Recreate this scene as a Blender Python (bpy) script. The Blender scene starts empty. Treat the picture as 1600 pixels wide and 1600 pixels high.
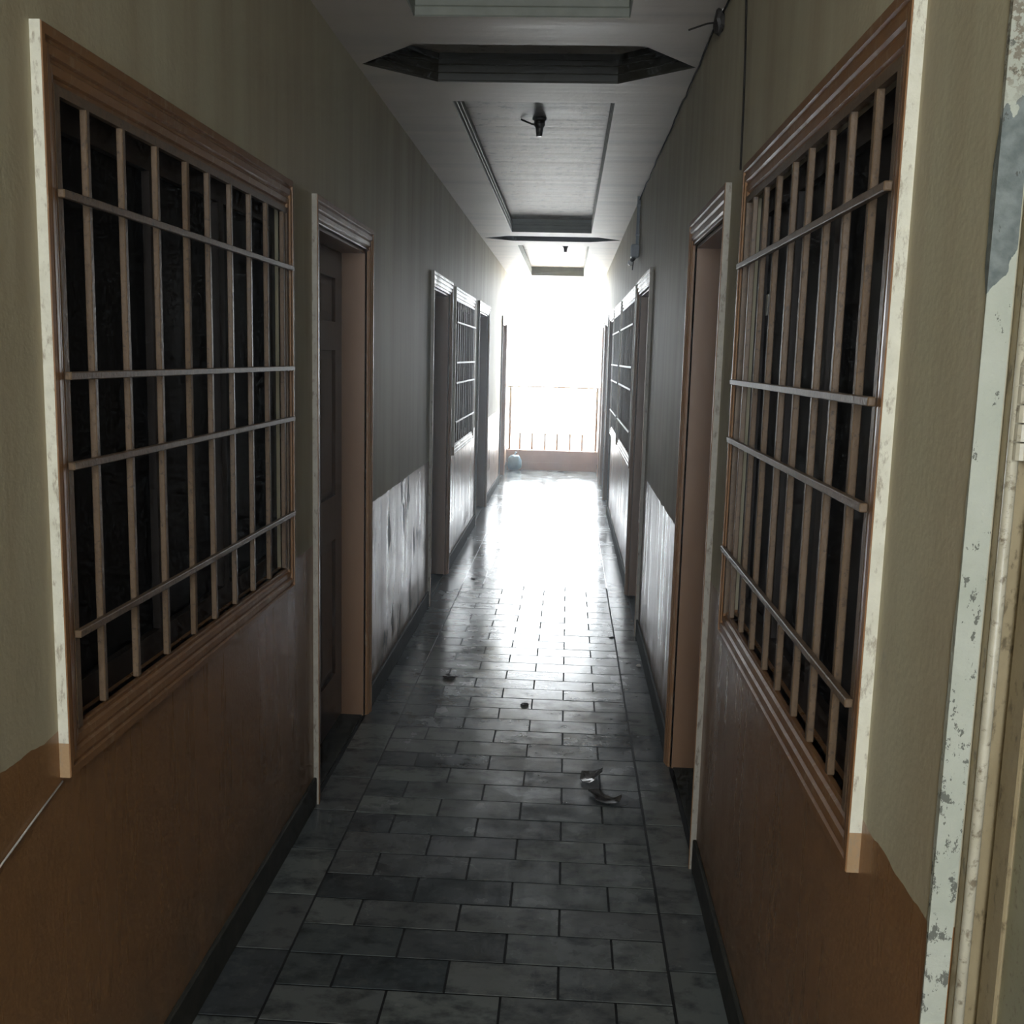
import bpy, bmesh, math, random
from mathutils import Vector, Matrix
random.seed(7)
S = bpy.context.scene
COL = S.collection

# ------------------------------------------------------------------ camera
XL, XR, H, YEND, YBACK = -0.828, 0.436, 2.607, 14.40, -2.2
CAM_H = 1.54
YAW, PIT, ROL = -0.0509, -0.1486, 0.0253
fwd = Vector((math.sin(YAW)*math.cos(PIT), math.cos(YAW)*math.cos(PIT), math.sin(PIT)))
r0 = fwd.cross(Vector((0, 0, 1))).normalized(); u0 = r0.cross(fwd)
rgt = r0*math.cos(ROL)+u0*math.sin(ROL); upv = u0*math.cos(ROL)-r0*math.sin(ROL)
cd = bpy.data.cameras.new('camera'); cam = bpy.data.objects.new('camera', cd); COL.objects.link(cam)
cd.sensor_width = 36; cd.sensor_fit = 'HORIZONTAL'; cd.lens = 36*1615.24/1600; cd.clip_start = 0.02
M = Matrix((rgt, upv, -fwd)).transposed().to_4x4(); M.translation = (0, 0, CAM_H)
cam.matrix_world = M
S.camera = cam

# ------------------------------------------------------------------ sky and exposure
w = bpy.data.worlds.new('sky'); S.world = w; w.use_nodes = True
bg = w.node_tree.nodes['Background']
bg.inputs[0].default_value = (0.88, 0.95, 1.0, 1)          # even overcast sky
bg.inputs[1].default_value = 23.0
S.view_settings.view_transform = 'Standard'; S.view_settings.look = 'None'
S.view_settings.exposure = 0.0; S.view_settings.gamma = 1.0; S.view_settings.use_curve_mapping = False
S.cycles.max_bounces = 8; S.cycles.diffuse_bounces = 6; S.cycles.glossy_bounces = 3
S.cycles.adaptive_threshold = 0.03; S.cycles.adaptive_min_samples = 12
S.cycles.use_denoising = True
S.cycles.sample_clamp_indirect = 12.0

# back opening (behind the camera): window opening added and sized to light the near walls
BO = (-0.64, 0.25, 1.12, 2.56)                                # x0, x1, z0, z1


def portal(name, loc, rot, sx, sy):                        # light portals only steer sky sampling through the far end and the added back opening
    l = bpy.data.lights.new(name, 'AREA'); l.shape = 'RECTANGLE'; l.size = sx; l.size_y = sy
    l.cycles.is_portal = True
    o = bpy.data.objects.new(name, l); COL.objects.link(o); o.location = loc; o.rotation_euler = rot
    return o


portal('balcony_portal', ((XL+XR)/2, YEND+0.2, 1.35), (-math.pi/2, 0, 0), XR-XL+.1, 2.7)   # faces -Y, into the corridor
portal('back_opening_portal', ((BO[0]+BO[1])/2, YBACK-0.13, (BO[2]+BO[3])/2), (math.pi/2, 0, 0), BO[1]-BO[0], BO[3]-BO[2])


# ------------------------------------------------------------------ material helpers
class NT:
    def __init__(s, name):
        s.m = bpy.data.materials.new(name); s.m.use_nodes = True
        s.t = s.m.node_tree; s.b = s.t.nodes['Principled BSDF']
        s.geo = s.n('ShaderNodeNewGeometry'); s.pos = s.geo.outputs['Position']

    def n(s, k, **kw):
        x = s.t.nodes.new(k)
        for a, v in kw.items(): setattr(x, a, v)
        return x

    def put(s, sock, v):
        if isinstance(v, bpy.types.NodeSocket): s.t.links.new(v, sock)
        elif isinstance(v, (tuple, list)) and len(v) == 3 and sock.type == 'RGBA': sock.default_value = (*v, 1)
        else: sock.default_value = v

    def noise(s, scale, detail=4, rough=.55, stretch=None, off=(0, 0, 0), vec=None):
        v = vec or s.pos
        mp = s.n('ShaderNodeMapping'); s.put(mp.inputs['Vector'], v)
        mp.inputs['Location'].default_value = off
        if stretch: mp.inputs['Scale'].default_value = stretch
        x = s.n('ShaderNodeTexNoise'); s.put(x.inputs['Vector'], mp.outputs[0])
        x.inputs['Scale'].default_value = scale; x.inputs['Detail'].default_value = detail; x.inputs['Roughness'].default_value = rough
        return x.outputs['Fac']

    def ramp(s, fac, a, b, va=0., vb=1.):
        x = s.n('ShaderNodeMapRange'); x.clamp = True
        s.put(x.inputs[0], fac); x.inputs[1].default_value = a; x.inputs[2].default_value = b
        x.inputs[3].default_value = va; x.inputs[4].default_value = vb
        return x.outputs[0]

    def math(s, op, a, b=None):
        x = s.n('ShaderNodeMath', operation=op); s.put(x.inputs[0], a)
        if b is not None: s.put(x.inputs[1], b)
        return x.outputs[0]

    def mix(s, f, a, b, mode='MIX'):
        x = s.n('ShaderNodeMix', data_type='RGBA', blend_type=mode)
        s.put(x.inputs[0], f); s.put(x.inputs[6], a); s.put(x.inputs[7], b)
        return x.outputs[2]

    def xyz(s, v=None):
        x = s.n('ShaderNodeSeparateXYZ'); s.put(x.inputs[0], v or s.pos); return x.outputs

    def bump(s, hgt, strength=.3, dist=.01):
        x = s.n('ShaderNodeBump'); s.put(x.inputs['Height'], hgt)
        x.inputs['Strength'].default_value = strength; x.inputs['Distance'].default_value = dist
        s.put(s.b.inputs['Normal'], x.outputs[0])

    def out(s, col, rough, spec=None, metal=None):
        s.put(s.b.inputs['Base Color'], col); s.put(s.b.inputs['Roughness'], rough)
        if spec is not None: s.put(s.b.inputs['Specular IOR Level'], spec)
        if metal is not None: s.put(s.b.inputs['Metallic'], metal)
        return s.m


def m_wall():
    k = NT('painted_wall'); p = k.xyz()
    wob = k.noise(14, 3, .5)
    zz = k.math('ADD', p[2], k.ramp(wob, .3, .7, -.004, .004))
    up = k.math('GREATER_THAN', zz, .905)
    big = k.noise(1.6, 5, .6); streak = k.noise(2.2, 4, .6, (3.0, 3.0, .22))
    fine = k.noise(90, 2, .5)
    cu = k.mix(k.ramp(big, .3, .75), (.52, .485, .345), (.60, .56, .415))
    cu = k.mix(k.ramp(streak, .38, .72, 0, .55), cu, (.32, .225, .14))
    scuff = k.noise(5.5, 8, .75, off=(4, 1, 7))
    cu = k.mix(k.ramp(scuff, .66, .74, 0, .35), cu, (.28, .27, .24))
    cd_ = k.mix(k.ramp(big, .3, .7), (.27, .135, .052), (.34, .175, .072))
    st2 = k.noise(3.0, 5, .65, (4, 4, .35), (3, 1, 2))
    cd_ = k.mix(k.ramp(st2, .45, .85, 0, .25), cd_, (.20, .125, .075))
    # grime creeping up from the skirting
    gr = k.math('MULTIPLY', k.ramp(p[2], .12, .34, 1, 0), k.ramp(k.noise(7, 5, .7), .3, .65))
    cd_ = k.mix(k.math('MULTIPLY', gr, .6), cd_, (.11, .10, .07))
    # flaked patches between the first and second door on the left
    fl = k.noise(6.0, 6, .7, (1, 1.5, .55), (1, 5, 0))
    zone = k.math('MULTIPLY', k.math('LESS_THAN', p[0], 0), k.math('MULTIPLY', k.ramp(p[1], 4.3, 4.7), k.ramp(p[1], 6.2, 5.7)))
    flm = k.math('MULTIPLY', zone, k.ramp(fl, .56, .585))
    cd_ = k.mix(k.math('MULTIPLY', flm, .85), cd_, (.17, .15, .13))
    col = k.mix(up, cd_, cu)
    rlow = k.math('ADD', k.ramp(st2, .4, .75, .26, .42), k.math('MULTIPLY', flm, .3))
    rlow = k.math('ADD', rlow, k.math('MULTIPLY', gr, .3))
    rough = k.n('ShaderNodeMix', data_type='FLOAT')
    k.put(rough.inputs[0], up); k.put(rough.inputs[2], rlow); k.put(rough.inputs[3], .62)
    k.bump(k.math('ADD', k.math('MULTIPLY', fine, .3), k.math('SUBTRACT', k.noise(3.5, 3, .5), k.math('MULTIPLY', flm, .4))), .18, .012)
    return k.out(col, rough.outputs[0], k.ramp(up, 0, 1, .45, .12))


def m_ceiling():
    k = NT('ceiling_paint'); p = k.xyz()
    n = k.noise(2.0, 5, .6); lines = k.noise(3.2, 2, .4, (.12, 2.2, 1))
    c = k.mix(k.ramp(n, .3, .75), (.52, .465, .41), (.61, .545, .48))
    c = k.mix(k.ramp(lines, .5, .62, 0, .35), c, (.36, .34, .32))
    rec = k.math('GREATER_THAN', p[2], 2.66)
    spots = k.ramp(k.noise(15, 3, .6, (1, 1.3, 1)), .585, .64, 0, .85)
    c = k.mix(k.math('MULTIPLY', spots, rec), c, (.22, .19, .17))
    soot = k.n('ShaderNodeVectorMath', operation='DISTANCE'); k.put(soot.inputs[0], k.pos); soot.inputs[1].default_value = (-.18, 5.22, 2.717)
    c = k.mix(k.ramp(soot.outputs['Value'], .05, .22, .8, 0), c, (.08, .07, .06))
    cr = k.noise(1.5, 3, .5, (.25, 4, 1), (0, 3, 0))
    k.bump(k.math('ADD', k.math('MULTIPLY', cr, 1.0), k.math('MULTIPLY', k.noise(30, 3), .12)), .35, .02)
    return k.out(c, .5, .32)


def m_tile(kind):
    k = NT('marble_tile_'+kind)
    if kind == 'piece':
        oi = k.n('ShaderNodeObjectInfo'); rnd = oi.outputs['Random']
        vm = k.n('ShaderNodeVectorMath', operation='ADD'); k.put(vm.inputs[0], k.pos)
        cmb = k.n('ShaderNodeCombineXYZ'); k.put(cmb.inputs[2], k.math('MULTIPLY', rnd, 37.)); k.put(cmb.inputs[0], k.math('MULTIPLY', rnd, 11.)); k.put(vm.inputs[1], cmb.outputs[0])
        vec = vm.outputs[0]; grout = None
    else:
        br = k.n('ShaderNodeTexBrick'); mp = k.n('ShaderNodeMapping'); k.put(mp.inputs[0], k.pos)
        p = k.xyz()
        if kind == 'field':
            mp.inputs['Location'].default_value = (.675, -2.174, 0); bw, bh, off = .2795, .1392, .5
        else:
            mp.inputs['Location'].default_value = (.675 if kind == 'left' else -.305, -2.07, 0); bw, bh, off = .2, .279, 0
        br.offset = off; br.squash = 1
        k.put(br.inputs['Vector'], mp.outputs[0]); br.inputs['Scale'].default_value = 1
        br.inputs['Color1'].default_value = (0, 0, 0, 1); br.inputs['Color2'].default_value = (1, 1, 1, 1); br.inputs['Mortar'].default_value = (.5, .5, .5, 1)
        br.inputs['Mortar Size'].default_value = .0022; br.inputs['Mortar Smooth'].default_value = .3; br.inputs['Brick Width'].default_value = bw; br.inputs['Row Height'].default_value = bh
        rnd = k.math('MULTIPLY', br.outputs['Color'], 1.0); grout = br.outputs['Fac']; vec = k.pos
    v1 = k.noise(9, 6, .65, (1, 1.4, 1), vec=vec); v2 = k.noise(22, 5, .7, vec=vec)
    rd = k.math('POWER', rnd, .7)
    base = k.mix(rd, (.035, .047, .055), (.20, .22, .205))
    hue = k.math('FRACT', k.math('MULTIPLY', rnd, 17.3))
    base = k.mix(k.math('MULTIPLY', hue, .35), base, (.13, .12, .12))
    dk = k.math('LESS_THAN', k.math('FRACT', k.math('MULTIPLY', rnd, 7.7)), .10)
    base = k.mix(k.math('MULTIPLY', dk, .75), base, (.022, .029, .035))
    c = k.mix(k.ramp(v1, .47, .66, 0, .85), base, (.022, .027, .029))
    c = k.mix(k.ramp(v2, .52, .75, 0, .35), c, (.20, .21, .195))
    dirt = k.noise(1.3, 6, .65)
    c = k.mix(k.ramp(dirt, .38, .78, 0, .25), c, (.075, .07, .065))
    if grout is not None: c = k.mix(grout, c, (.012, .012, .012))
    wear = k.noise(1.1, 6, .62, (1.4, .8, 1), (5, 0, 0)); sm = k.noise(9, 4, .6)
    r = k.math('ADD', k.ramp(wear, .35, .7, .13, .30), k.ramp(sm, .3, .7, -.03, .07))
    hg = k.math('ADD', k.math('MULTIPLY', k.noise(5, 4, .6), .6), k.math('MULTIPLY', k.noise(26, 3, .6), .12))
    if grout is not None: hg = k.math('SUBTRACT', hg, k.math('MULTIPLY', grout, .08))
    k.bump(hg, .3, .006)
    return k.out(c, r, .3)


def m_simple(name, c1, c2, rough, scale=8, stretch=None, spec=.5, metal=0, chips=None, bump=.15, r2=None, cz=None):
    k = NT(name)
    n = k.noise(scale, 5, .65, stretch)
    c = k.mix(k.ramp(n, .3, .72), c1, c2)
    if cz:                                                  # lower part takes the dado paint
        c = k.mix(k.math('LESS_THAN', k.xyz()[2], cz[0]), c, cz[1])
    if chips:
        ch = k.noise(chips[1], 6, .7, chips[2] if len(chips) > 2 else None, (3, 9, 1))
        c = k.mix(k.ramp(ch, .55, .66, 0, .75), c, chips[0])
    k.bump(k.noise(scale*3, 3, .6), bump, .004)
    rr = rough if r2 is None else k.ramp(k.noise(scale*.7, 4, .6, off=(2, 2, 2)), .35, .65, rough, r2)
    return k.out(c, rr, spec, metal)


def m_plaster():
    k = NT('broken_white_plaster'); p = k.xyz()
    c = k.mix(k.ramp(k.noise(9, 4), .3, .7), (.41, .43, .36), (.50, .51, .44))
    # bare cement where the plaster has come away
    edge = k.noise(38, 4, .6, (1, 1, .6)); zz = k.math('ADD', p[2], k.ramp(edge, .3, .7, -.022, .022))
    xx = k.math('ADD', k.math('SUBTRACT', p[0], XR), k.ramp(edge, .3, .7, -.005, .005))
    slope = k.math('ADD', zz, k.math('MULTIPLY', xx, -2.2))
    cem = k.math('MULTIPLY', k.math('GREATER_THAN', slope, 1.615), k.math('LESS_THAN', zz, 1.80))
    c = k.mix(cem, c, k.mix(k.ramp(k.noise(60, 4), .35, .65), (.13, .15, .145), (.22, .245, .235)))
    # brown speckle above, black mildew low down
    sp = k.noise(130, 4, .7); hi = k.ramp(p[2], 1.80, 1.84)
    c = k.mix(k.math('MULTIPLY', hi, k.ramp(sp, .47, .53, .2, .8)), c, (.15, .115, .075))
    ml = k.noise(48, 6, .75, (1, 1, .6), (2, 5, 8)); low = k.ramp(p[2], 1.55, 1.1, .62, .555)
    c = k.mix(k.math('MULTIPLY', k.math('GREATER_THAN', ml, low), .8), c, (.07, .07, .06))
    k.bump(k.math('SUBTRACT', k.noise(45, 4), cem), .6, .006)
    return k.out(c, .75, .3)


MT = dict(
    wall=m_wall(), ceiling=m_ceiling(), tile=m_tile('piece'), field=m_tile('field'), bl=m_tile('left'), br=m_tile('right'),
    grout=m_simple('dark_grout', (.008, .008, .008), (.016, .015, .013), .7, 8, None, .08),
    skirting=m_simple('stone_skirting', (.03, .03, .024), (.065, .06, .045), .75, 12, None, .15),
    casing=m_simple('brown_gloss_casing', (.22, .105, .040), (.29, .145, .060), .34, 10, (1, 1, .3), .42, 0, ((.36, .25, .15), 60, (1, 1, .3)), .2, .48),
    edge=m_simple('cream_paint_edge', (.64, .61, .50), (.78, .75, .63), .5, 30, None, .4, 0, ((.30, .24, .17), 80, (1, 1, .35)), .3, cz=(.885, (.40, .26, .14))),
    dooredge=m_simple('worn_cream_edge', (.33, .30, .25), (.43, .40, .34), .5, 30, None, .4, 0, ((.12, .09, .06), 60, (1, 1, .4)), .3),
    bar=m_simple('worn_brown_bar', (.115, .07, .037), (.18, .117, .068), .46, 40, (1, 1, .25), .5, 0, ((.05, .036, .026), 90), .25, .45),
    frame=m_simple('brown_frame', (.22, .12, .06), (.30, .17, .085), .33, 9, (1, 1, .3)),
    jamb=m_simple('tan_jamb', (.25, .135, .07), (.31, .175, .095), .38, 5, (1, 1, .4), chips=((.28, .16, .085), 50)),
    leaf=m_simple('dark_varnished_leaf', (.085, .045, .026), (.13, .07, .04), .32, 6, (6, 6, .4)),
    casement=m_simple('dark_casement', (.016, .010, .007), (.025, .015, .010), .55, 8, (1, 1, .3)),
    glass=m_simple('dark_pane', (.004, .004, .004), (.006, .0055, .005), .35, 2, None, .05, bump=0),  # opaque; near-black colour stands in for the dark room behind
    pale_mark=m_simple('pale_pane_mark', (.42, .41, .38), (.58, .56, .52), .6, 60),
    steel=m_simple('brass_lock', (.35, .29, .18), (.45, .38, .25), .35, 20, metal=.8),
    plaster=m_plaster(),
    olive=m_simple('olive_painted_door', (.27, .26, .17), (.34, .33, .23), .38, 7, None, .5, 0, ((.13, .10, .05), 80), .2),
    olivef=m_simple('dirty_olive_frame', (.26, .20, .11), (.38, .31, .19), .4, 14, (1, 1, .3), .5, 0, ((.07, .05, .025), 70, (1, 1, .5)), .3),
    hinge=m_simple('painted_hinge', (.44, .40, .30), (.56, .52, .41), .4, 20, None, .5, 0, ((.12, .08, .04), 70), .3),
    parapet=m_simple('brown_parapet', (.34, .21, .14), (.40, .26, .18), .5, 6),
    railing=m_simple('railing_paint', (.30, .22, .16), (.38, .28, .20), .4, 14),
    black=m_simple('sooty_bakelite', (.018, .015, .013), (.04, .034, .03), .35, 25),
    wire=m_simple('dark_wire', (.015, .013, .011), (.035, .03, .025), .85, 30, None, .1),
    conduit=m_simple('grey_plastic', (.22, .25, .28), (.30, .33, .36), .45, 12),
    bulb=m_simple('opal_glass', (.85, .85, .85), (.9, .9, .9), .12, 5, bump=0),
    bag=m_simple('blue_plastic_bag', (.10, .19, .25), (.17, .28, .35), .28, 9, bump=.4),
    foil=m_simple('scrap_foil', (.10, .095, .09), (.22, .21, .20), .3, 30, None, .5, .3, ((.05, .045, .04), 20), .5),
    scrap=m_simple('dark_scrap', (.03, .028, .026), (.07, .06, .05), .6, 40),
    pale=m_simple('pale_scrap', (.5, .48, .45), (.65, .62, .58), .5, 40),
    ground=m_simple('outside_paving', (.50, .48, .45), (.58, .56, .53), .85, .6),
    trim=m_simple('ceiling_trim', (.20, .21, .175), (.27, .275, .235), .5, 12),
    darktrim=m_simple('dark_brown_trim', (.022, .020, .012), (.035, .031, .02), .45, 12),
    wallback=m_simple('back_wall_plaster', (.50, .53, .43), (.56, .58, .48), .7, 3),
)


# ------------------------------------------------------------------ mesh helpers
def obj(name, bm, mats, parent=None, smooth=False, bevel=0):
    me = bpy.data.meshes.new(name)
    bmesh.ops.recalc_face_normals(bm, faces=bm.faces)
    if bevel:
        bmesh.ops.bevel(bm, geom=[e for e in bm.edges if e.calc_face_angle(0) > .5], offset=bevel, segments=1, affect='EDGES')
    bm.to_mesh(me); bm.free()
    if not isinstance(mats, (list, tuple)): mats = [mats]
    for m in mats: me.materials.append(MT[m])
    if smooth:
        for p in me.polygons: p.use_smooth = True
    o = bpy.data.objects.new(name, me); COL.objects.link(o)
    if parent: o.parent = parent
    return o


def link(name, me, parent, loc=(0, 0, 0)):
    o = bpy.data.objects.new(name, me); COL.objects.link(o); o.location = loc
    if parent: o.parent = parent
    return o


def empty(name, loc=(0, 0, 0)):
    o = bpy.data.objects.new(name, None); COL.objects.link(o); o.location = loc; o.empty_display_size = .1
    return o


def tag(o, label, cat, group=None, kind=None):
    o['label'] = label; o['category'] = cat
    if group: o['group'] = group
    if kind: o['kind'] = kind
    return o


def box(bm, x0, x1, y0, y1, z0, z1, mi=0):
    v = [bm.verts.new((x, y, z)) for x in (x0, x1) for y in (y0, y1) for z in (z0, z1)]
    for f in ((0, 1, 3, 2), (4, 6, 7, 5), (0, 4, 5, 1), (2, 3, 7, 6), (0, 2, 6, 4), (1, 5, 7, 3)):
        bm.faces.new([v[i] for i in f]).material_index = mi
    return v


def tube(bm, pts, r, n=8, cap=True, mi=0):
    pts = [Vector(p) for p in pts]; rings = []
    rs = r if isinstance(r, (list, tuple)) else [r]*len(pts)
    for i, p in enumerate(pts):
        d = (pts[min(i+1, len(pts)-1)]-pts[max(i-1, 0)]).normalized()
        a = d.cross(Vector((0, 0, 1)));
        if a.length < 1e-3: a = d.cross(Vector((1, 0, 0)))
        a.normalize(); b = d.cross(a)
        rings.append([bm.verts.new(p+(a*math.cos(2*math.pi*k/n)+b*math.sin(2*math.pi*k/n))*rs[i]) for k in range(n)])
    for q in range(len(rings)-1):
        for k in range(n):
            bm.faces.new([rings[q][k], rings[q][(k+1) % n], rings[q+1][(k+1) % n], rings[q+1][k]]).material_index = mi
    if cap:
        bm.faces.new(rings[0]); bm.faces.new(rings[-1])


# ------------------------------------------------------------------ openings (measured from the photograph)
# side, kind, y0, y1 : casing outer extents along the corridor
Wn, Dn = 'win', 'door'
LEFT = [(Wn, 1.604, 3.045), (Dn, 3.334, 4.295), (Dn, 6.21, 7.23), (Wn, 7.43, 8.95), (Dn, 9.39, 10.62), (Dn, 12.70, 13.62)]
RIGHT = [(Dn, 0.22, 1.20), (Wn, 1.408, 2.70), (Dn, 3.003, 3.865), (Dn, 5.70, 6.77), (Wn, 6.90, 8.61), (Wn, 8.82, 10.16), (Dn, 10.26, 11.44), (Dn, 11.72, 12.85), (Dn, 13.0, 13.75)]
CWs, CWt = .055, .085            # casing width at the sides and at the head
WZ0, WZ1, DZ1 = .825, 2.025, 2.035
NICHE = .14                      # depth of the openings in the wall


def inner(kind, y0, y1):
    if kind == Wn: return y0+CWs, y1-CWs, WZ0+.075, WZ1-CWt
    return y0+CWs, y1-CWs, 0.0, DZ1-CWt


def build_wall(name, X, s, ops):
    """s=-1 left wall, +1 right wall; front layer with openings plus a closed layer behind."""
    bm = bmesh.new(); y = YBACK
    xa, xb = sorted((X, X+s*NICHE)); xc, xd = sorted((X+s*NICHE, X+s*.30))
    for kind, a, b in ops:
        ia, ib, z0, z1 = inner(kind, a, b)
        if s > 0 and a < .5: ia, ib, z0, z1 = a, 1.13, 0, 2.1
        box(bm, xa, xb, y, ia, -.02, H+.02)
        if z0 > 0: box(bm, xa, xb, ia, ib, -.02, z0)
        box(bm, xa, xb, ia, ib, z1, H+.02)
        y = ib
    box(bm, xa, xb, y, YEND+.1, -.02, H+.02)
    box(bm, xc, xd, YBACK, YEND+.1, -.02, H+.02)
    o = obj(name, bm, 'wall'); o['kind'] = 'structure'
    return o


wl = build_wall('wall_left', XL, -1, LEFT); wl['label'] = 'left corridor wall, pale green paint above a glossy brown dado'
wr = build_wall('wall_right', XR, 1, RIGHT); wr['label'] = 'right corridor wall, pale green paint above a glossy brown dado'

# skirting boards (stone), one per side, broken at the doors
for s, X, ops, nm in ((-1, XL, LEFT, 'baseboard_left'), (1, XR, RIGHT, 'baseboard_right')):
    bm = bmesh.new(); y = YBACK
    xa, xb = sorted((X+s*.001, X-s*.011))
    for kind, a, b in ops:
        if kind == Dn:
            if s > 0 and a < .5: b = 1.13
            if a > y: box(bm, xa, xb, y, a, 0, .098)
            y = b
    box(bm, xa, xb, y, YEND-.13, 0, .098)
    o = obj(nm, bm, 'skirting', bevel=.003); o['kind'] = 'structure'
    o['label'] = 'dark stone skirting along the %s wall' % ('left' if s < 0 else 'right')

# ------------------------------------------------------------------ floor
FX0, FX1 = -.675, .305
ROW, TW, Y0 = .1392, .2795, 2.174
yA, yB = Y0-ROW*10, Y0+ROW*34           # rows built as single tiles
bm = bmesh.new()
box(bm, XL-.16, XR+.16, YBACK-.3, YEND+.14, -.16, -.0018, 0)
for a, b in ((YBACK-.3, yA), (yB, YEND-.13)):
    for x0, x1, mi in ((XL-.15, FX0, 2), (FX0, FX1, 1), (FX1, XR+.15, 3)):
        q = [bm.verts.new(v) for v in ((x0, a, 0), (x1, a, 0), (x1, b, 0), (x0, b, 0))]
        bm.faces.new(q).material_index = mi
floor = obj('floor', bm, ['grout', 'field', 'bl', 'br']); floor['kind'] = 'structure'
floor['label'] = 'worn grey marble tile floor of the corridor'


def tile_mesh(nm, wx, wy):
    b = bmesh.new(); g = .0028; e = .0008
    lo = [b.verts.new((x, y, -.006)) for x, y in ((g, g), (wx-g, g), (wx-g, wy-g), (g, wy-g))]
    mid = [b.verts.new((x, y, -e)) for x, y in ((g, g), (wx-g, g), (wx-g, wy-g), (g, wy-g))]
    k = g+e
    hi = [b.verts.new((x, y, 0)) for x, y in ((k, k), (wx-k, k), (wx-k, wy-k), (k, wy-k))]
    b.faces.new(hi)
    for A, B in ((lo, mid), (mid, hi)):
        for i in range(4): b.faces.new([A[i], A[(i+1) % 4], B[(i+1) % 4], B[i]])
    bmesh.ops.recalc_face_normals(b, faces=b.faces)
    me = bpy.data.meshes.new(nm); b.to_mesh(me); b.free(); me.materials.append(MT['tile']); return me


t_full, t_half = tile_mesh('tile_full', TW, ROW), tile_mesh('tile_half', TW/2, ROW)
BL = .2795
t_left, t_right = tile_mesh('tile_left', FX0-XL+.0, BL), tile_mesh('tile_right', XR-FX1, BL)
t_thr = tile_mesh('tile_threshold', .10, BL)
for r in range(-10, 34):
    y = Y0+r*ROW; x = FX0
    seq = [0, 0, 0, 1] if r % 2 == 0 else [1, 0, 0, 0]
    for h_ in seq:
        link('floor_tile', t_half if h_ else t_full, floor, (x, y, random.uniform(-.0006, .0003))); x += TW/2 if h_ else TW
nb = int(round((yB-yA)/BL))
for i in range(nb):
    link('floor_tile', t_left, floor, (XL, yA+i*BL, random.uniform(-.0006, .0003)))
    link('floor_tile', t_right, floor, (FX1, yA+i*BL, random.uniform(-.0006, .0003)))

# ------------------------------------------------------------------ ceiling with sunk trays
RD = .11
TX0, TX1 = -.53, .157
TRAYS = [(-1.15, 3.47), (4.57, 9.15), (10.2, 13.85)]
HEXES = [(3.765, 4.02, 4.262), (9.44, 9.64, 9.83)]
bm = bmesh.new()
box(bm, XL-.3, XR+.3, YBACK-.3, YEND+.12, H+RD, H+RD+.18)


def quad(pts, mi=0):
    bm.faces.new([bm.verts.new(p) for p in pts]).material_index = mi


def flat(pts): quad([(x, y, H) for x, y in pts])


XA, XB = XL-.01, XR+.01
cur = YBACK-.2
hexpts = []
events = sorted([('t', a, b) for a, b in TRAYS]+[('h', a, c, m) for a, m, c in HEXES], key=lambda e: e[1])
for e in events:
    a, b = e[1], e[2]
    flat([(XA, cur), (XB, cur), (XB, a), (XA, a)])
    if e[0] == 't':
        flat([(XA, a), (TX0, a), (TX0, b), (XA, b)]); flat([(TX1, a), (XB, a), (XB, b), (TX1, b)])
        ring = [(TX0, a), (TX1, a), (TX1, b), (TX0, b)]
    else:
        m = e[3]; tl, tr = XL+.022, XR-.008
        ring = [(-.575, a), (.225, a), (tr, m), (.155, b), (-.552, b), (tl, m)]
        flat([(XA, a), (-.575, a), (tl, m), (XA, m)]); flat([(XA, m), (tl, m), (-.552, b), (XA, b)])
        flat([(.225, a), (XB, a), (XB, m), (tr, m)]); flat([(tr, m), (XB, m), (XB, b), (.155, b)])
        hexpts.append(ring)
    for i in range(len(ring)):
        p, q = ring[i], ring[(i+1) % len(ring)]
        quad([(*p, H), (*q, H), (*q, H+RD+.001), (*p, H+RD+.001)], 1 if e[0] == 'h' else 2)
    cur = b
flat([(XA, cur), (XB, cur), (XB, YEND+.1), (XA, YEND+.1)])
quad([(XA, YEND+.1, H), (XB, YEND+.1, H), (XB, YEND+.1, H+RD), (XA, YEND+.1, H+RD)])
ceil = obj('ceiling', bm, ['ceiling', 'darktrim', 'trim']); ceil['kind'] = 'structure'; ceil['label'] = 'grey false ceiling with sunken trays and hexagons'


def ring_trim(name, ring, prof, mat='trim'):
    """sweep a profile (inset, z) round the rim of a sunken panel"""
    b = bmesh.new(); n = len(ring); P = [Vector((*p, 0)) for p in ring]
    cen = sum(P, Vector())/n; rows = []
    for i in range(n):
        d1 = (P[i]-P[i-1]).normalized(); d2 = (P[(i+1) % n]-P[i]).normalized()
        n1 = Vector((-d1.y, d1.x, 0)); n2 = Vector((-d2.y, d2.x, 0))
        if n1.dot(cen-P[i]) < 0: n1 = -n1
        if n2.dot(cen-P[i]) < 0: n2 = -n2
        bis = (n1+n2); bis = bis/max(.35, bis.dot(n1))
        rows.append([b.verts.new(P[i]+bis*u+Vector((0, 0, z))) for u, z in prof])
    m = len(prof)
    for i in range(n):
        A, B = rows[i], rows[(i+1) % n]
        for k in range(m): b.faces.new([A[k], A[(k+1) % m], B[(k+1) % m], B[k]])
    o = obj(name, b, mat); o['kind'] = 'structure'
    return o


prof = [(0, H+.001), (.003, H+.004), (.003, H+.028), (.001, H+.030), (.005, H+.033), (.005, H+.058), (.002, H+.060), (.007, H+.064), (.007, H+.080), (0, H+.083)]
k = 1
for a, b_ in TRAYS:
    o = ring_trim('trim_%d' % k, [(TX0, a), (TX1, a), (TX1, b_), (TX0, b_)], prof); k += 1
    o['label'] = ['ribbed moulding round the nearest ceiling tray', 'ribbed moulding round the long middle ceiling tray', 'ribbed moulding round the far ceiling tray'][k-2]
for hp, nm in zip(hexpts, ('near', 'far')):
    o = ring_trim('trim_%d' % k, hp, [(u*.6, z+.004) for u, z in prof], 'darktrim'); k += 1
    o['label'] = 'ribbed moulding inside the %s ceiling hexagon' % nm

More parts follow.
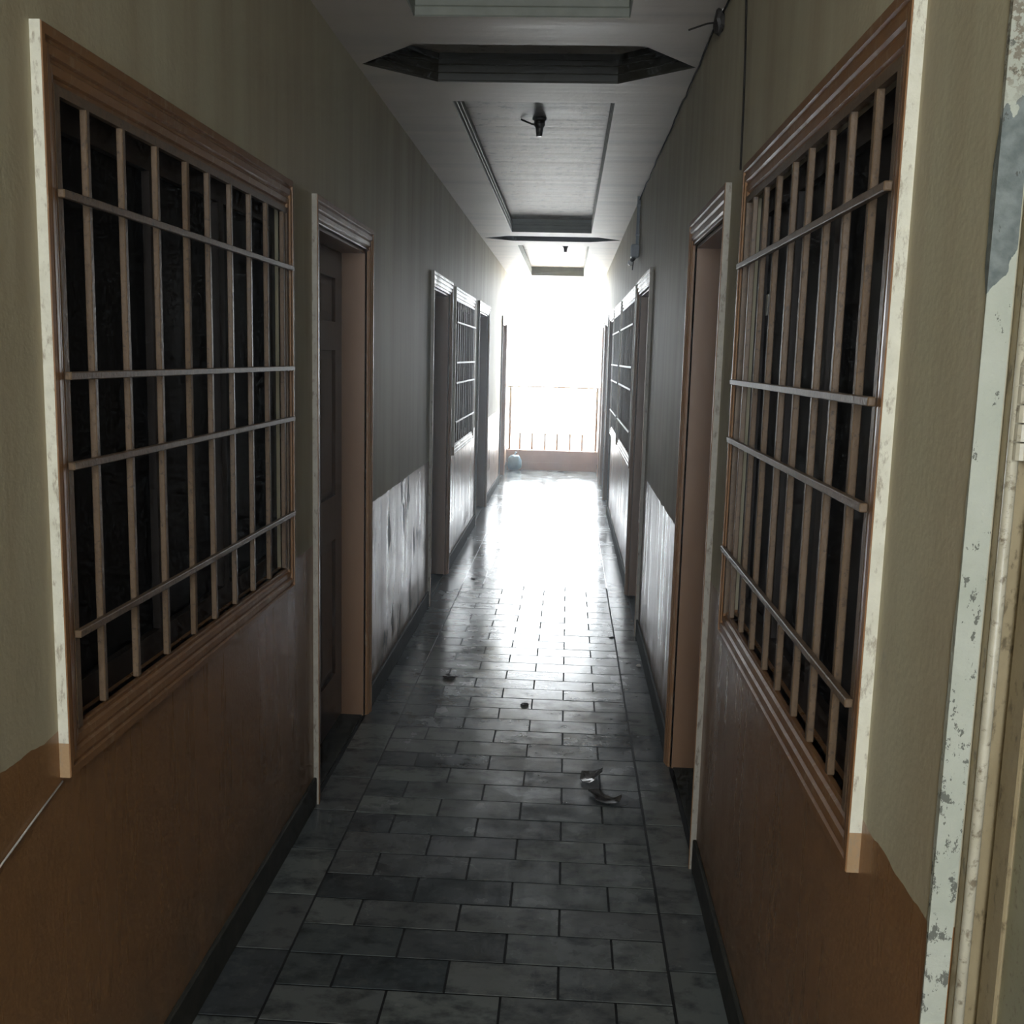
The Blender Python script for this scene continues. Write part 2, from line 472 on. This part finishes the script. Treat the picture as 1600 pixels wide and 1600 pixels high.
# ------------------------------------------------------------------ casings, windows, doors
# profile across the casing: t from 0 (outer edge) to 1 (inner edge), proud height
CP = [(0, 0, 1), (0, .017, 1), (.02, .019, 0), (.20, .019, 0), (.23, .014, 0), (.29, .014, 0), (.33, .0175, 0), (.50, .0165, 0), (.54, .011, 0), (.60, .011, 0),
      (.64, .014, 0), (.80, .0125, 0), (.84, .007, 0), (.92, .007, 0), (.95, .009, 0), (1, .008, 0), (1, -.012, 0)]


def casing(name, X, s, parent, o0, o1, i0, i1, edge):
    """one mitred length: outer edge o0->o1 and inner edge i0->i1, points (y, z) in the wall plane"""
    b = bmesh.new(); A = []; B = []
    for t, h_, e in CP:
        p = [o0[j]+(i0[j]-o0[j])*t for j in (0, 1)]; q = [o1[j]+(i1[j]-o1[j])*t for j in (0, 1)]
        A.append(b.verts.new((X-s*h_, p[0], p[1]))); B.append(b.verts.new((X-s*h_, q[0], q[1])))
    for k_ in range(len(CP)-1):
        f = b.faces.new([A[k_], A[k_+1], B[k_+1], B[k_]]); f.material_index = 1 if k_ == 0 else 0
    b.faces.new(A); b.faces.new(B)
    return obj(name, b, ['casing', edge], parent)


def surround(X, s, par, y0, y1, z0, z1, iy0, iy1, iz0, iz1, door):
    ed = 'dooredge' if door else 'edge'
    casing('head_casing', X, s, par, (y0, z1), (y1, z1), (iy0, iz1), (iy1, iz1), ed)
    zb = z0 if not door else .0
    casing('jamb_casing', X, s, par, (y0, zb), (y0, z1), (iy0, iz0), (iy0, iz1), ed)
    casing('jamb_casing', X, s, par, (y1, zb), (y1, z1), (iy1, iz0), (iy1, iz1), ed)
    if not door: casing('sill_casing', X, s, par, (y0, z0), (y1, z0), (iy0, iz0), (iy1, iz0), ed)


def window(idx, X, s, y0, y1, label, bars, far=False):
    par = empty('window_%d' % idx, (0, 0, 0)); par['kind'] = 'structure'; par['label'] = label
    iy0, iy1, iz0, iz1 = inner(Wn, y0, y1)
    surround(X, s, par, y0, y1, WZ0, WZ1, iy0, iy1, iz0, iz1, False)
    # casement frame and dark panes set back in the opening
    xf = lambda d: X+s*d
    b = bmesh.new(); a0, a1 = sorted((xf(.022), xf(.055))); fw = .05
    box(b, a0, a1, iy0, iy0+fw, iz0, iz1); box(b, a0, a1, iy1-fw, iy1, iz0, iz1)
    box(b, a0, a1, iy0+fw, iy1-fw, iz0, iz0+fw); box(b, a0, a1, iy0+fw, iy1-fw, iz1-fw, iz1)
    cf = obj('casement_frame', b, 'casement', par)
    npan = 3; wy = (iy1-iy0-2*fw)/npan
    for i in range(npan):
        ya = iy0+fw+i*wy
        b = bmesh.new(); p0, p1 = sorted((xf(.038), xf(.044))); box(b, p0, p1, ya, ya+wy, iz0+fw, iz1-fw)
        pn = obj('pane', b, 'glass', par)
        if i:
            b = bmesh.new(); box(b, a0, a1, ya-.02, ya+.02, iz0+fw, iz1-fw); obj('mullion', b, 'casement', cf)
        if idx == 4 and i == 2:
            for dy in (.25, .33):
                b = bmesh.new(); q0, q1 = sorted((xf(.036), xf(.038))); box(b, q0, q1, ya+dy, ya+dy+.022, 1.655, 1.705); obj('pale_mark', b, 'pale_mark', pn)  # two small pale marks on one pane
    # grille: flat frame, square uprights, rails lying over them
    gx0, gx1 = sorted((X-s*.002, X-s*.014)); g0, g1, h0, h1 = iy0-.012, iy1+.012, iz0-.004, iz1+.004
    b = bmesh.new(); t = .016
    box(b, gx0, gx1, g0, g0+t, h0, h1); box(b, gx0, gx1, g1-t, g1, h0, h1)
    box(b, gx0, gx1, g0+t, g1-t, h1-t, h1)
    gr = obj('grille', b, 'bar', par)
    hw = .0068
    ub = bmesh.new(); box(ub, -.006, .006, -hw, hw, 0, h1-.012-(h0+.012))
    me = None
    for by in bars:
        if me is None:
            o = obj('grille_bar', ub, 'bar', gr, bevel=.0015); me = o.data
        else: o = link('grille_bar', me, gr)
        o.location = (X-s*.008, by, h0+.012)
        o.rotation_euler = (random.uniform(-.003, .003), 0, random.uniform(-.06, .06))
    for i, z in enumerate((1.778, 1.492, 1.345, 1.062)):
        b = bmesh.new(); box(b, *sorted((X-s*.0142, X-s*.0262)), g0-.004, g1+.022, z-.0065, z+.0065)
        o = obj('grille_rail', b, 'bar', gr, bevel=.0015)
    return par


def evenly(a, b, n): return [a+(b-a)*i/(n-1) for i in range(n)]


LBARS = [1.758, 1.903, 2.056, 2.215, 2.352, 2.502, 2.652, 2.802, 2.957]
RBARS = [1.565, 1.705, 1.832, 1.98, 2.115, 2.27, 2.415, 2.555]
window(1, XL, -1, *LEFT[0][1:], 'brown window with barred grille on the left wall, nearest the camera', LBARS)
window(2, XL, -1, *LEFT[3][1:], 'barred window far along the left wall between two doors', evenly(7.62, 8.84, 9))
window(3, XR, 1, *RIGHT[5][1:], 'farthest barred window on the right wall', evenly(8.98, 10.02, 8))
window(4, XR, 1, *RIGHT[1][1:], 'brown window with barred grille on the right wall, nearest the camera', RBARS)
window(5, XR, 1, *RIGHT[4][1:], 'barred window on the right wall just past its second door', evenly(7.05, 8.45, 10))


def door(idx, X, s, y0, y1, label, hinge_far=True):
    par = empty('door_%d' % idx, (0, 0, 0)); par['kind'] = 'structure'; par['label'] = label
    iy0, iy1, iz0, iz1 = inner(Dn, y0, y1)
    surround(X, s, par, y0, y1, 0, DZ1, iy0, iy1, 0, iz1, True)
    xf = lambda d: X+s*d
    D = .10
    # jamb lining
    b = bmesh.new(); a0, a1 = sorted((xf(.006), xf(D)))
    box(b, a0, a1, iy0-.002, iy0+.012, .0, iz1); obj('jamb_lining', b, 'jamb', par)
    b = bmesh.new(); box(b, a0, a1, iy1-.012, iy1+.002, .0, iz1); obj('jamb_lining', b, 'jamb', par)
    b = bmesh.new(); box(b, a0, a1, iy0+.012, iy1-.012, iz1-.012, iz1+.002); obj('head_lining', b, 'jamb', par)
    b = bmesh.new(); t0, t1 = sorted((xf(.012), xf(D+.03))); box(b, t0, t1, iy0+.012, iy1-.012, -.004, .004); obj('threshold', b, 'skirting', par)
    # six panel leaf
    l0, l1 = sorted((xf(D), xf(D+.035)))
    ya, yb = iy0+.014, iy1-.014; za, zb = .012, iz1-.014
    b = bmesh.new()
    st, ce = .115, .10
    cols = [(ya+st, (ya+yb)/2-ce/2), ((ya+yb)/2+ce/2, yb-st)]
    rowsz = [(.22, .79), (.97, 1.55), (1.66, 1.83)]
    ys = sorted({ya, yb, *[v for c in cols for v in c]}); zs = sorted({za, zb, *[v for r_ in rowsz for v in r_]})
    for i in range(len(ys)-1):
        for j in range(len(zs)-1):
            hole = any(abs(ys[i]-c[0]) < 1e-6 for c in cols) and any(abs(zs[j]-r_[0]) < 1e-6 for r_ in rowsz)
            if not hole: box(b, l0, l1, ys[i], ys[i+1], zs[j], zs[j+1])
    bmesh.ops.remove_doubles(b, verts=b.verts, dist=1e-5)
    lf = obj('leaf', b, 'leaf', par)
    for c in cols:
        for r_ in rowsz:
            b = bmesh.new(); f0 = xf(D+.014); f1 = xf(D+.006); m = .035
            lo = [b.verts.new((f0, y, z)) for y, z in ((c[0], r_[0]), (c[1], r_[0]), (c[1], r_[1]), (c[0], r_[1]))]
            hi = [b.verts.new((f1, y, z)) for y, z in ((c[0]+m, r_[0]+m), (c[1]-m, r_[0]+m), (c[1]-m, r_[1]-m), (c[0]+m, r_[1]-m))]
            b.faces.new(hi)
            for q in range(4): b.faces.new([lo[q], lo[(q+1) % 4], hi[(q+1) % 4], hi[q]])
            obj('panel', b, 'leaf', lf)
    b = bmesh.new(); hy = ya+.06
    p0, p1 = sorted((xf(D), xf(D-.006))); box(b, p0, p1, hy-.02, hy+.02, .93, 1.11)
    tube(b, [(xf(D-.004), hy, 1.04), (xf(D-.04), hy, 1.04), (xf(D-.045), hy+.01, 1.04), (xf(D-.045), hy+.10, 1.04)], .008)
    obj('handle', b, 'steel', lf)
    return par


DL = ['panelled door on the left wall beside the nearest window', 'second door along the left wall, beside the far barred window',
      'third door along the left wall', 'last door on the left wall by the balcony']
for i, o_ in enumerate([LEFT[1], LEFT[2], LEFT[4], LEFT[5]]): door(i+1, XL, -1, *o_[1:], DL[i])
DR = ['door on the right wall just past the nearest window', 'second door along the right wall, beyond the pale wall stretch',
      'door on the right wall just past the far barred windows', 'second last door on the right wall', 'last door on the right wall by the balcony']
for i, o_ in enumerate([RIGHT[2], RIGHT[3], RIGHT[6], RIGHT[7], RIGHT[8]]): door(i+5, XR, 1, *o_[1:], DR[i])

# nearest door on the right, seen only at its hinged edge
d0 = empty('door_10'); d0['kind'] = 'structure'; d0['label'] = 'olive painted door at the right edge, nearest the camera, with hinge'
YJ = 1.13
b = bmesh.new()                                              # broken plaster reveal, uneven edge
N = 60; xs = []
rj = random.Random(3)
A = []; B = []; C_ = []
for i in range(N+1):
    z = 2.1*i/N
    wv = .004*math.sin(z*7)+rj.uniform(-.002, .002)
    if 1.62 < z < 1.78: wv += .009
    A.append(b.verts.new((XR-.0015, YJ+.006+wv, z))); B.append(b.verts.new((XR-.002, YJ-.001, z))); C_.append(b.verts.new((XR+.024, YJ-.004, z)))
for i in range(N):
    b.faces.new([A[i], A[i+1], B[i+1], B[i]])
    b.faces.new([B[i], B[i+1], C_[i+1], C_[i]])
obj('plaster_edge', b, 'plaster', d0)
b = bmesh.new(); box(b, XR+.026, XR+.085, YJ-.022, YJ+.0, 0, 2.1); obj('door_frame', b, 'olivef', d0, bevel=.004)
b = bmesh.new(); tube(b, [(XR+.030, YJ-.026, .0), (XR+.030, YJ-.026, 2.1)], .006, 10); obj('frame_bead', b, 'hinge', d0, True)
b = bmesh.new(); box(b, XR+.052, XR+.09, .25, YJ-.034, .01, 2.08); lf = obj('leaf', b, 'olive', d0, bevel=.003)
b = bmesh.new(); box(b, XR+.046, XR+.052, YJ-.075, YJ-.034, .01, 2.08); obj('leaf_edge_strip', b, 'olivef', lf, bevel=.002)
for hz in (1.495, .35):
    hg = bmesh.new()
    for j in range(5):
        tube(hg, [(XR+.034, YJ-.034, hz-.0475+j*.0195), (XR+.034, YJ-.034, hz-.0475+j*.0195+.0178)], .0075, 12)
    box(hg, XR+.038, XR+.0455, YJ-.064, YJ-.036, hz-.05, hz+.05)
    tube(hg, [(XR+.034, YJ-.034, hz+.05), (XR+.034, YJ-.034, hz+.062)], [.008, .004], 12)
    obj('hinge', hg, 'hinge', lf)
for y_, z_ in ((.25, 0),):
    b = bmesh.new(); box(b, XR+.026, XR+.085, .222, .25, 0, 2.1); obj('door_frame', b, 'olivef', d0, bevel=.004)
    b = bmesh.new(); box(b, XR+.026, XR+.085, .25, YJ-.022, 2.082, 2.1); obj('door_frame', b, 'olivef', d0, bevel=.003)
    b = bmesh.new(); box(b, XR+.012, XR+.13, .222, YJ, -.004, .003); obj('threshold', b, 'skirting', d0)

# ------------------------------------------------------------------ far end: parapet and railing, outside
b = bmesh.new(); box(b, XL-.28, XR+.28, YEND-.12, YEND+.12, -.15, .275); o = obj('wall_end', b, 'parapet', bevel=.006); o['kind'] = 'structure'; o['label'] = 'low brown parapet closing the far end of the corridor'
b = bmesh.new(); box(b, XL, XR, YEND-.132, YEND-.12, 0, .11); o = obj('baseboard_end', b, 'parapet'); o['kind'] = 'structure'; o['label'] = 'skirting at the foot of the end parapet'
rail = tag(empty('balcony_railing', (0, YEND, .275)), 'brown metal railing on the low parapet at the bright far end', 'railing')
RY = 0.0


def rpart(name, fn, bev=0):
    bb = bmesh.new(); fn(bb); return obj(name, bb, 'railing', rail, bevel=bev)


rpart('handrail', lambda q: tube(q, [(XL, 0, .868), (XR, 0, .868)], .011, 8))
rpart('middle_rail', lambda q: tube(q, [(XL, 0, .63), (XR, 0, .63)], .005, 6))
for x in (XL+.035, XR-.03): rpart('post', lambda q: box(q, x-.016, x+.016, -.016, .016, 0, .88))
for x in (-.649, -.479, -.300, -.131, .047, .216):
    def f(q, x=x):
        tube(q, [(x, 0, 0), (x, 0, .225), (x, 0, .232), (x, 0, .86)], [.016, .016, .0045, .0045], 8)  # upper rod thinned so it washes out, glare put into the shape
    rpart('baluster', f)
b = bmesh.new()
q = [b.verts.new(v) for v in ((-80, YEND+1.2, -3.3), (80, YEND+1.2, -3.3), (80, 160, -3.3), (-80, 160, -3.3))]; b.faces.new(q)
o = obj('outside_ground', b, 'ground'); o['kind'] = 'structure'; o['label'] = 'bright pale ground beyond the railing'

# back wall with the added window opening (behind the camera)
b = bmesh.new()
box(b, XL-.3, BO[0], YBACK-.12, YBACK, 0, H+.1); box(b, BO[1], XR+.3, YBACK-.12, YBACK, 0, H+.1)
box(b, BO[0], BO[1], YBACK-.12, YBACK, 0, BO[2]); box(b, BO[0], BO[1], YBACK-.12, YBACK, BO[3], H+.1)
o = obj('wall_back', b, 'wallback'); o['kind'] = 'structure'; o['label'] = 'wall behind the camera with an added window opening'

# ------------------------------------------------------------------ small fittings
def holder(loc, label, tilt):
    t = tag(empty('lamp_holder', loc), label, 'lamp holder', 'ceiling lamp holders'); t.rotation_euler = tilt
    t.scale = (.78, .78, .78)
    b = bmesh.new(); tube(b, [(0, 0, 0), (0, 0, -.012), (0, 0, -.022)], [.045, .045, .030], 16); obj('ceiling_rose', b, 'black', t, True)
    b = bmesh.new(); tube(b, [(0, 0, -.02), (0, 0, -.045), (0, 0, -.06), (0, 0, -.085), (0, 0, -.112)], [.034, .036, .026, .022, .019], 16); obj('socket', b, 'black', t, True)
    b = bmesh.new(); tube(b, [(0, 0, -.045), (-.05, .01, -.035), (-.085, .02, -.02), (-.12, .02, -.006)], .006, 6); obj('wire_tail', b, 'wire', t, True)
    return t


holder((-.185, 5.36, H+RD), 'sooty black lamp holder in the middle ceiling tray', (0, 0, 0))
holder((-.075, 11.0, H+RD), 'small dark lamp holder in the far ceiling tray', (0, 0, .8))

# conduit, box and bulb on the right wall
cx = XR-.012
cdt = tag(empty('conduit', (cx, 7.05, 2.30)), 'grey vertical conduit high on the right wall above the junction box', 'conduit')
b = bmesh.new(); tube(b, [(0, 0, -.03), (0, 0, .305)], .011, 10); obj('pipe', b, 'conduit', cdt, True)
for z in (.05, .24):
    b = bmesh.new(); box(b, -.014, .012, -.014, .014, z, z+.012); obj('clip', b, 'conduit', cdt)
jb = tag(empty('wall_light', (XR, 7.05, 2.21)), 'grey box light with a white bulb on the right wall', 'wall light')
b = bmesh.new(); box(b, -.052, 0, -.045, .045, 0, .085); obj('box', b, 'conduit', jb, bevel=.006)
b = bmesh.new(); tube(b, [(-.03, .03, .002), (-.04, .05, -.012)], [.016, .014], 12); obj('socket', b, 'black', jb, True)
b = bmesh.new(); bmesh.ops.create_uvsphere(b, u_segments=14, v_segments=8, radius=.02, matrix=Matrix.Translation((-.046, .062, -.026))); obj('bulb', b, 'bulb', jb, True)
b = bmesh.new(); tube(b, [(-.03, .045, -.02), (-.034, .05, -.075)], .003, 6); obj('wire_tail', b, 'wire', jb)

# cables
b = bmesh.new(); tube(b, [(XR-.004, 2.93, 2.60), (XR-.005, 2.90, 2.50), (XR-.004, 2.87, 2.35), (XR-.004, 2.85, 2.2), (XR-.004, 2.84, 2.04)], .0028, 6)
tag(obj('cable', b, 'wire', None, True), 'thin dark cable hanging down the right wall above the near window', 'cable')
b = bmesh.new(); pts = []
rc = random.Random(5)
for i in range(40):
    y = 2.95+i*.108; pts.append((XR-.005-rc.uniform(0, .003), y, H-.012-rc.uniform(0, .010)-.006*math.sin(i*.7)))
tube(b, pts, .0035, 6); tag(obj('cable', b, 'wire', None, True), 'dark cable running along the top of the right wall under the ceiling', 'cable')
b = bmesh.new(); tube(b, [(XL+.003, 1.606, .818), (XL+.0035, 1.5, .792), (XL+.0035, 1.4, .766), (XL+.0035, 1.1, .70), (XL+.0035, .6, .62)], .0018, 6)
tag(obj('cable', b, 'pale', None, True), 'thin pale cable sloping down the left dado from the window corner', 'cable')

# wire hook with rag at the right wall top
hk = tag(empty('wall_hook', (XR, 3.36, 2.565)), 'dark hook with rag and a wire sticking out, top of right wall', 'hook')
b = bmesh.new()
for i in range(1):
    bmesh.ops.create_icosphere(b, subdivisions=2, radius=.028, matrix=Matrix.Translation((-.014, 0, 0)) @ Matrix.Diagonal((.7, 1, 1.25, 1)))
for v in b.verts: v.co += Vector((rc.uniform(-.004, .004), rc.uniform(-.006, .006), rc.uniform(-.007, .007)-.25*max(0, -v.co.z)*0))
obj('rag', b, 'black', hk)
b = bmesh.new(); tube(b, [(-.005, 0, 0), (-.05, .0, -.006), (-.105, .01, -.022)], .0028, 6); obj('wire', b, 'wire', hk)
b = bmesh.new(); bmesh.ops.create_icosphere(b, subdivisions=1, radius=.005, matrix=Matrix.Translation((-.006, -.02, .028))); obj('nail_head', b, 'pale', hk)

# blue bag by the parapet
b = bmesh.new(); bmesh.ops.create_icosphere(b, subdivisions=4, radius=1)
rb = random.Random(11)
from mathutils import noise as mn
for v in b.verts:
    d = v.co.copy(); n_ = mn.noise(d*2.3)+.5*mn.noise(d*5)
    q = (abs(d.x)**3.2+abs(d.y)**3.2+abs(d.z)**3.2)**(-1/3.2)          # rounded block, slumped
    r = q*(1+.10*n_)
    v.co = Vector((d.x*.094*r*(1-.12*d.z), d.y*.08*r, max(-.115, d.z*.105*r-.008)))
bag = tag(empty('plastic_bag', (-.705, 14.165, .0)), 'tied blue plastic bag on the floor at the left foot of the parapet', 'bag')
o = obj('body', b, 'bag', bag, True); o.location = (0, 0, .115)
b = bmesh.new(); tube(b, [(.0, 0, .20), (.004, 0, .225), (.018, .004, .245), (.034, .01, .238)], [.020, .011, .016, .005], 8); obj('knot', b, 'bag', bag, True)

# litter on the floor
def crumple(name, loc, sx, sy, sz, mat, label, seed, sub=3, group=None):
    rr = random.Random(seed); b = bmesh.new(); bmesh.ops.create_icosphere(b, subdivisions=sub, radius=1)
    off = Vector((seed*3.1, seed, 0))
    for v in b.verts:
        d = v.co.copy(); r = 1+.45*mn.noise(d*1.8+off)+.25*mn.noise(d*4+off)
        v.co = Vector((d.x*sx*r, d.y*sy*r, max(0, d.z*sz*r+sz*.55)))
    o = obj(name, b, mat); o.location = loc; tag(o, label, 'litter', group)
    return o


def torn(name, loc, outline, lift, mat, label, seed):
    """a torn curled scrap: outline polygon with thickness, edges curling up"""
    b = bmesh.new(); rr = random.Random(seed); n = len(outline)
    cx_, cy_ = sum(p[0] for p in outline)/n, sum(p[1] for p in outline)/n
    rings = []
    for dz in (0, .0012):
        c = b.verts.new((cx_, cy_, .0008+dz))
        r1 = [b.verts.new((cx_+(x-cx_)*.55, cy_+(y-cy_)*.55, .0012+lift*.12+dz)) for x, y in outline]
        r2 = [b.verts.new((x, y, .002+lift*max(0, rr.uniform(.1, 1))*(1 if y > cy_ else .25)+dz)) for x, y in outline]
        for i in range(n):
            j = (i+1) % n
            b.faces.new([c, r1[i], r1[j]]); b.faces.new([r1[i], r2[i], r2[j], r1[j]])
        rings.append(r2)
    for i in range(n):
        j = (i+1) % n; b.faces.new([rings[0][i], rings[0][j], rings[1][j], rings[1][i]])
    o = obj(name, b, mat); o.location = loc; tag(o, label, 'litter'); return o


# torn foil sachet: S-shaped scrap near the right grout line
torn('foil_scrap', (.135, 3.66, 0), [(-.035, -.045), (-.045, -.01), (-.038, .03), (-.01, .052), (.02, .052), (.04, .03), (.032, .012), (.005, .0), (.012, -.03), (-.01, -.05)], .035, 'foil', 'larger torn shiny wrapper scrap on the floor near the right side', 4)
torn('foil_scrap', (.175, 3.47, 0), [(-.055, .07), (-.04, .03), (-.03, -.005), (.0, -.03), (.035, -.028), (.055, -.005), (.062, .022), (.03, .018), (.0, .03), (-.02, .06)], .018, 'scrap', 'dark curled wrapper piece just in front of the shiny scrap', 9)
crumple('paper_scrap', (-.526, 4.81, 0), .032, .03, .009, 'scrap', 'dark crumpled scrap on the floor left of centre', 2)
crumple('paper_scrap', (-.147, 4.45, 0), .018, .018, .006, 'scrap', 'small dark scrap in the middle of the floor', 5)
crumple('paper_scrap', (.29, 5.65, 0), .016, .012, .004, 'scrap', 'tiny dark scrap on the bright floor sheen at right', 6)
crumple('paper_scrap', (.405, 5.12, 0), .012, .01, .007, 'pale', 'tiny pale scrap at the foot of the right wall', 8)
crumple('paper_scrap', (-.62, 7.05, 0), .016, .014, .006, 'scrap', 'tiny dark scrap near the second left door', 3)

# ------------------------------------------------------------------ thin haze added through the corridor to imitate lens veiling glare
b = bmesh.new(); box(b, XL-.29, XR+.29, YBACK-.11, YEND+.11, -.12, H+.16)
me = bpy.data.meshes.new('haze'); b.to_mesh(me); b.free()
hz = bpy.data.objects.new('haze', me); COL.objects.link(hz)
tag(hz, 'thin added haze imitating lens glare towards the bright far end', 'haze', None, 'stuff')
m = bpy.data.materials.new('glare_haze'); m.use_nodes = True; t = m.node_tree; t.nodes.remove(t.nodes['Principled BSDF'])
v = t.nodes.new('ShaderNodeVolumeScatter'); v.inputs['Density'].default_value = .011; v.inputs['Anisotropy'].default_value = .75
v.inputs['Color'].default_value = (.85, .93, 1, 1)
t.links.new(v.outputs[0], t.nodes['Material Output'].inputs['Volume']); me.materials.append(m)
S.cycles.volume_bounces = 0
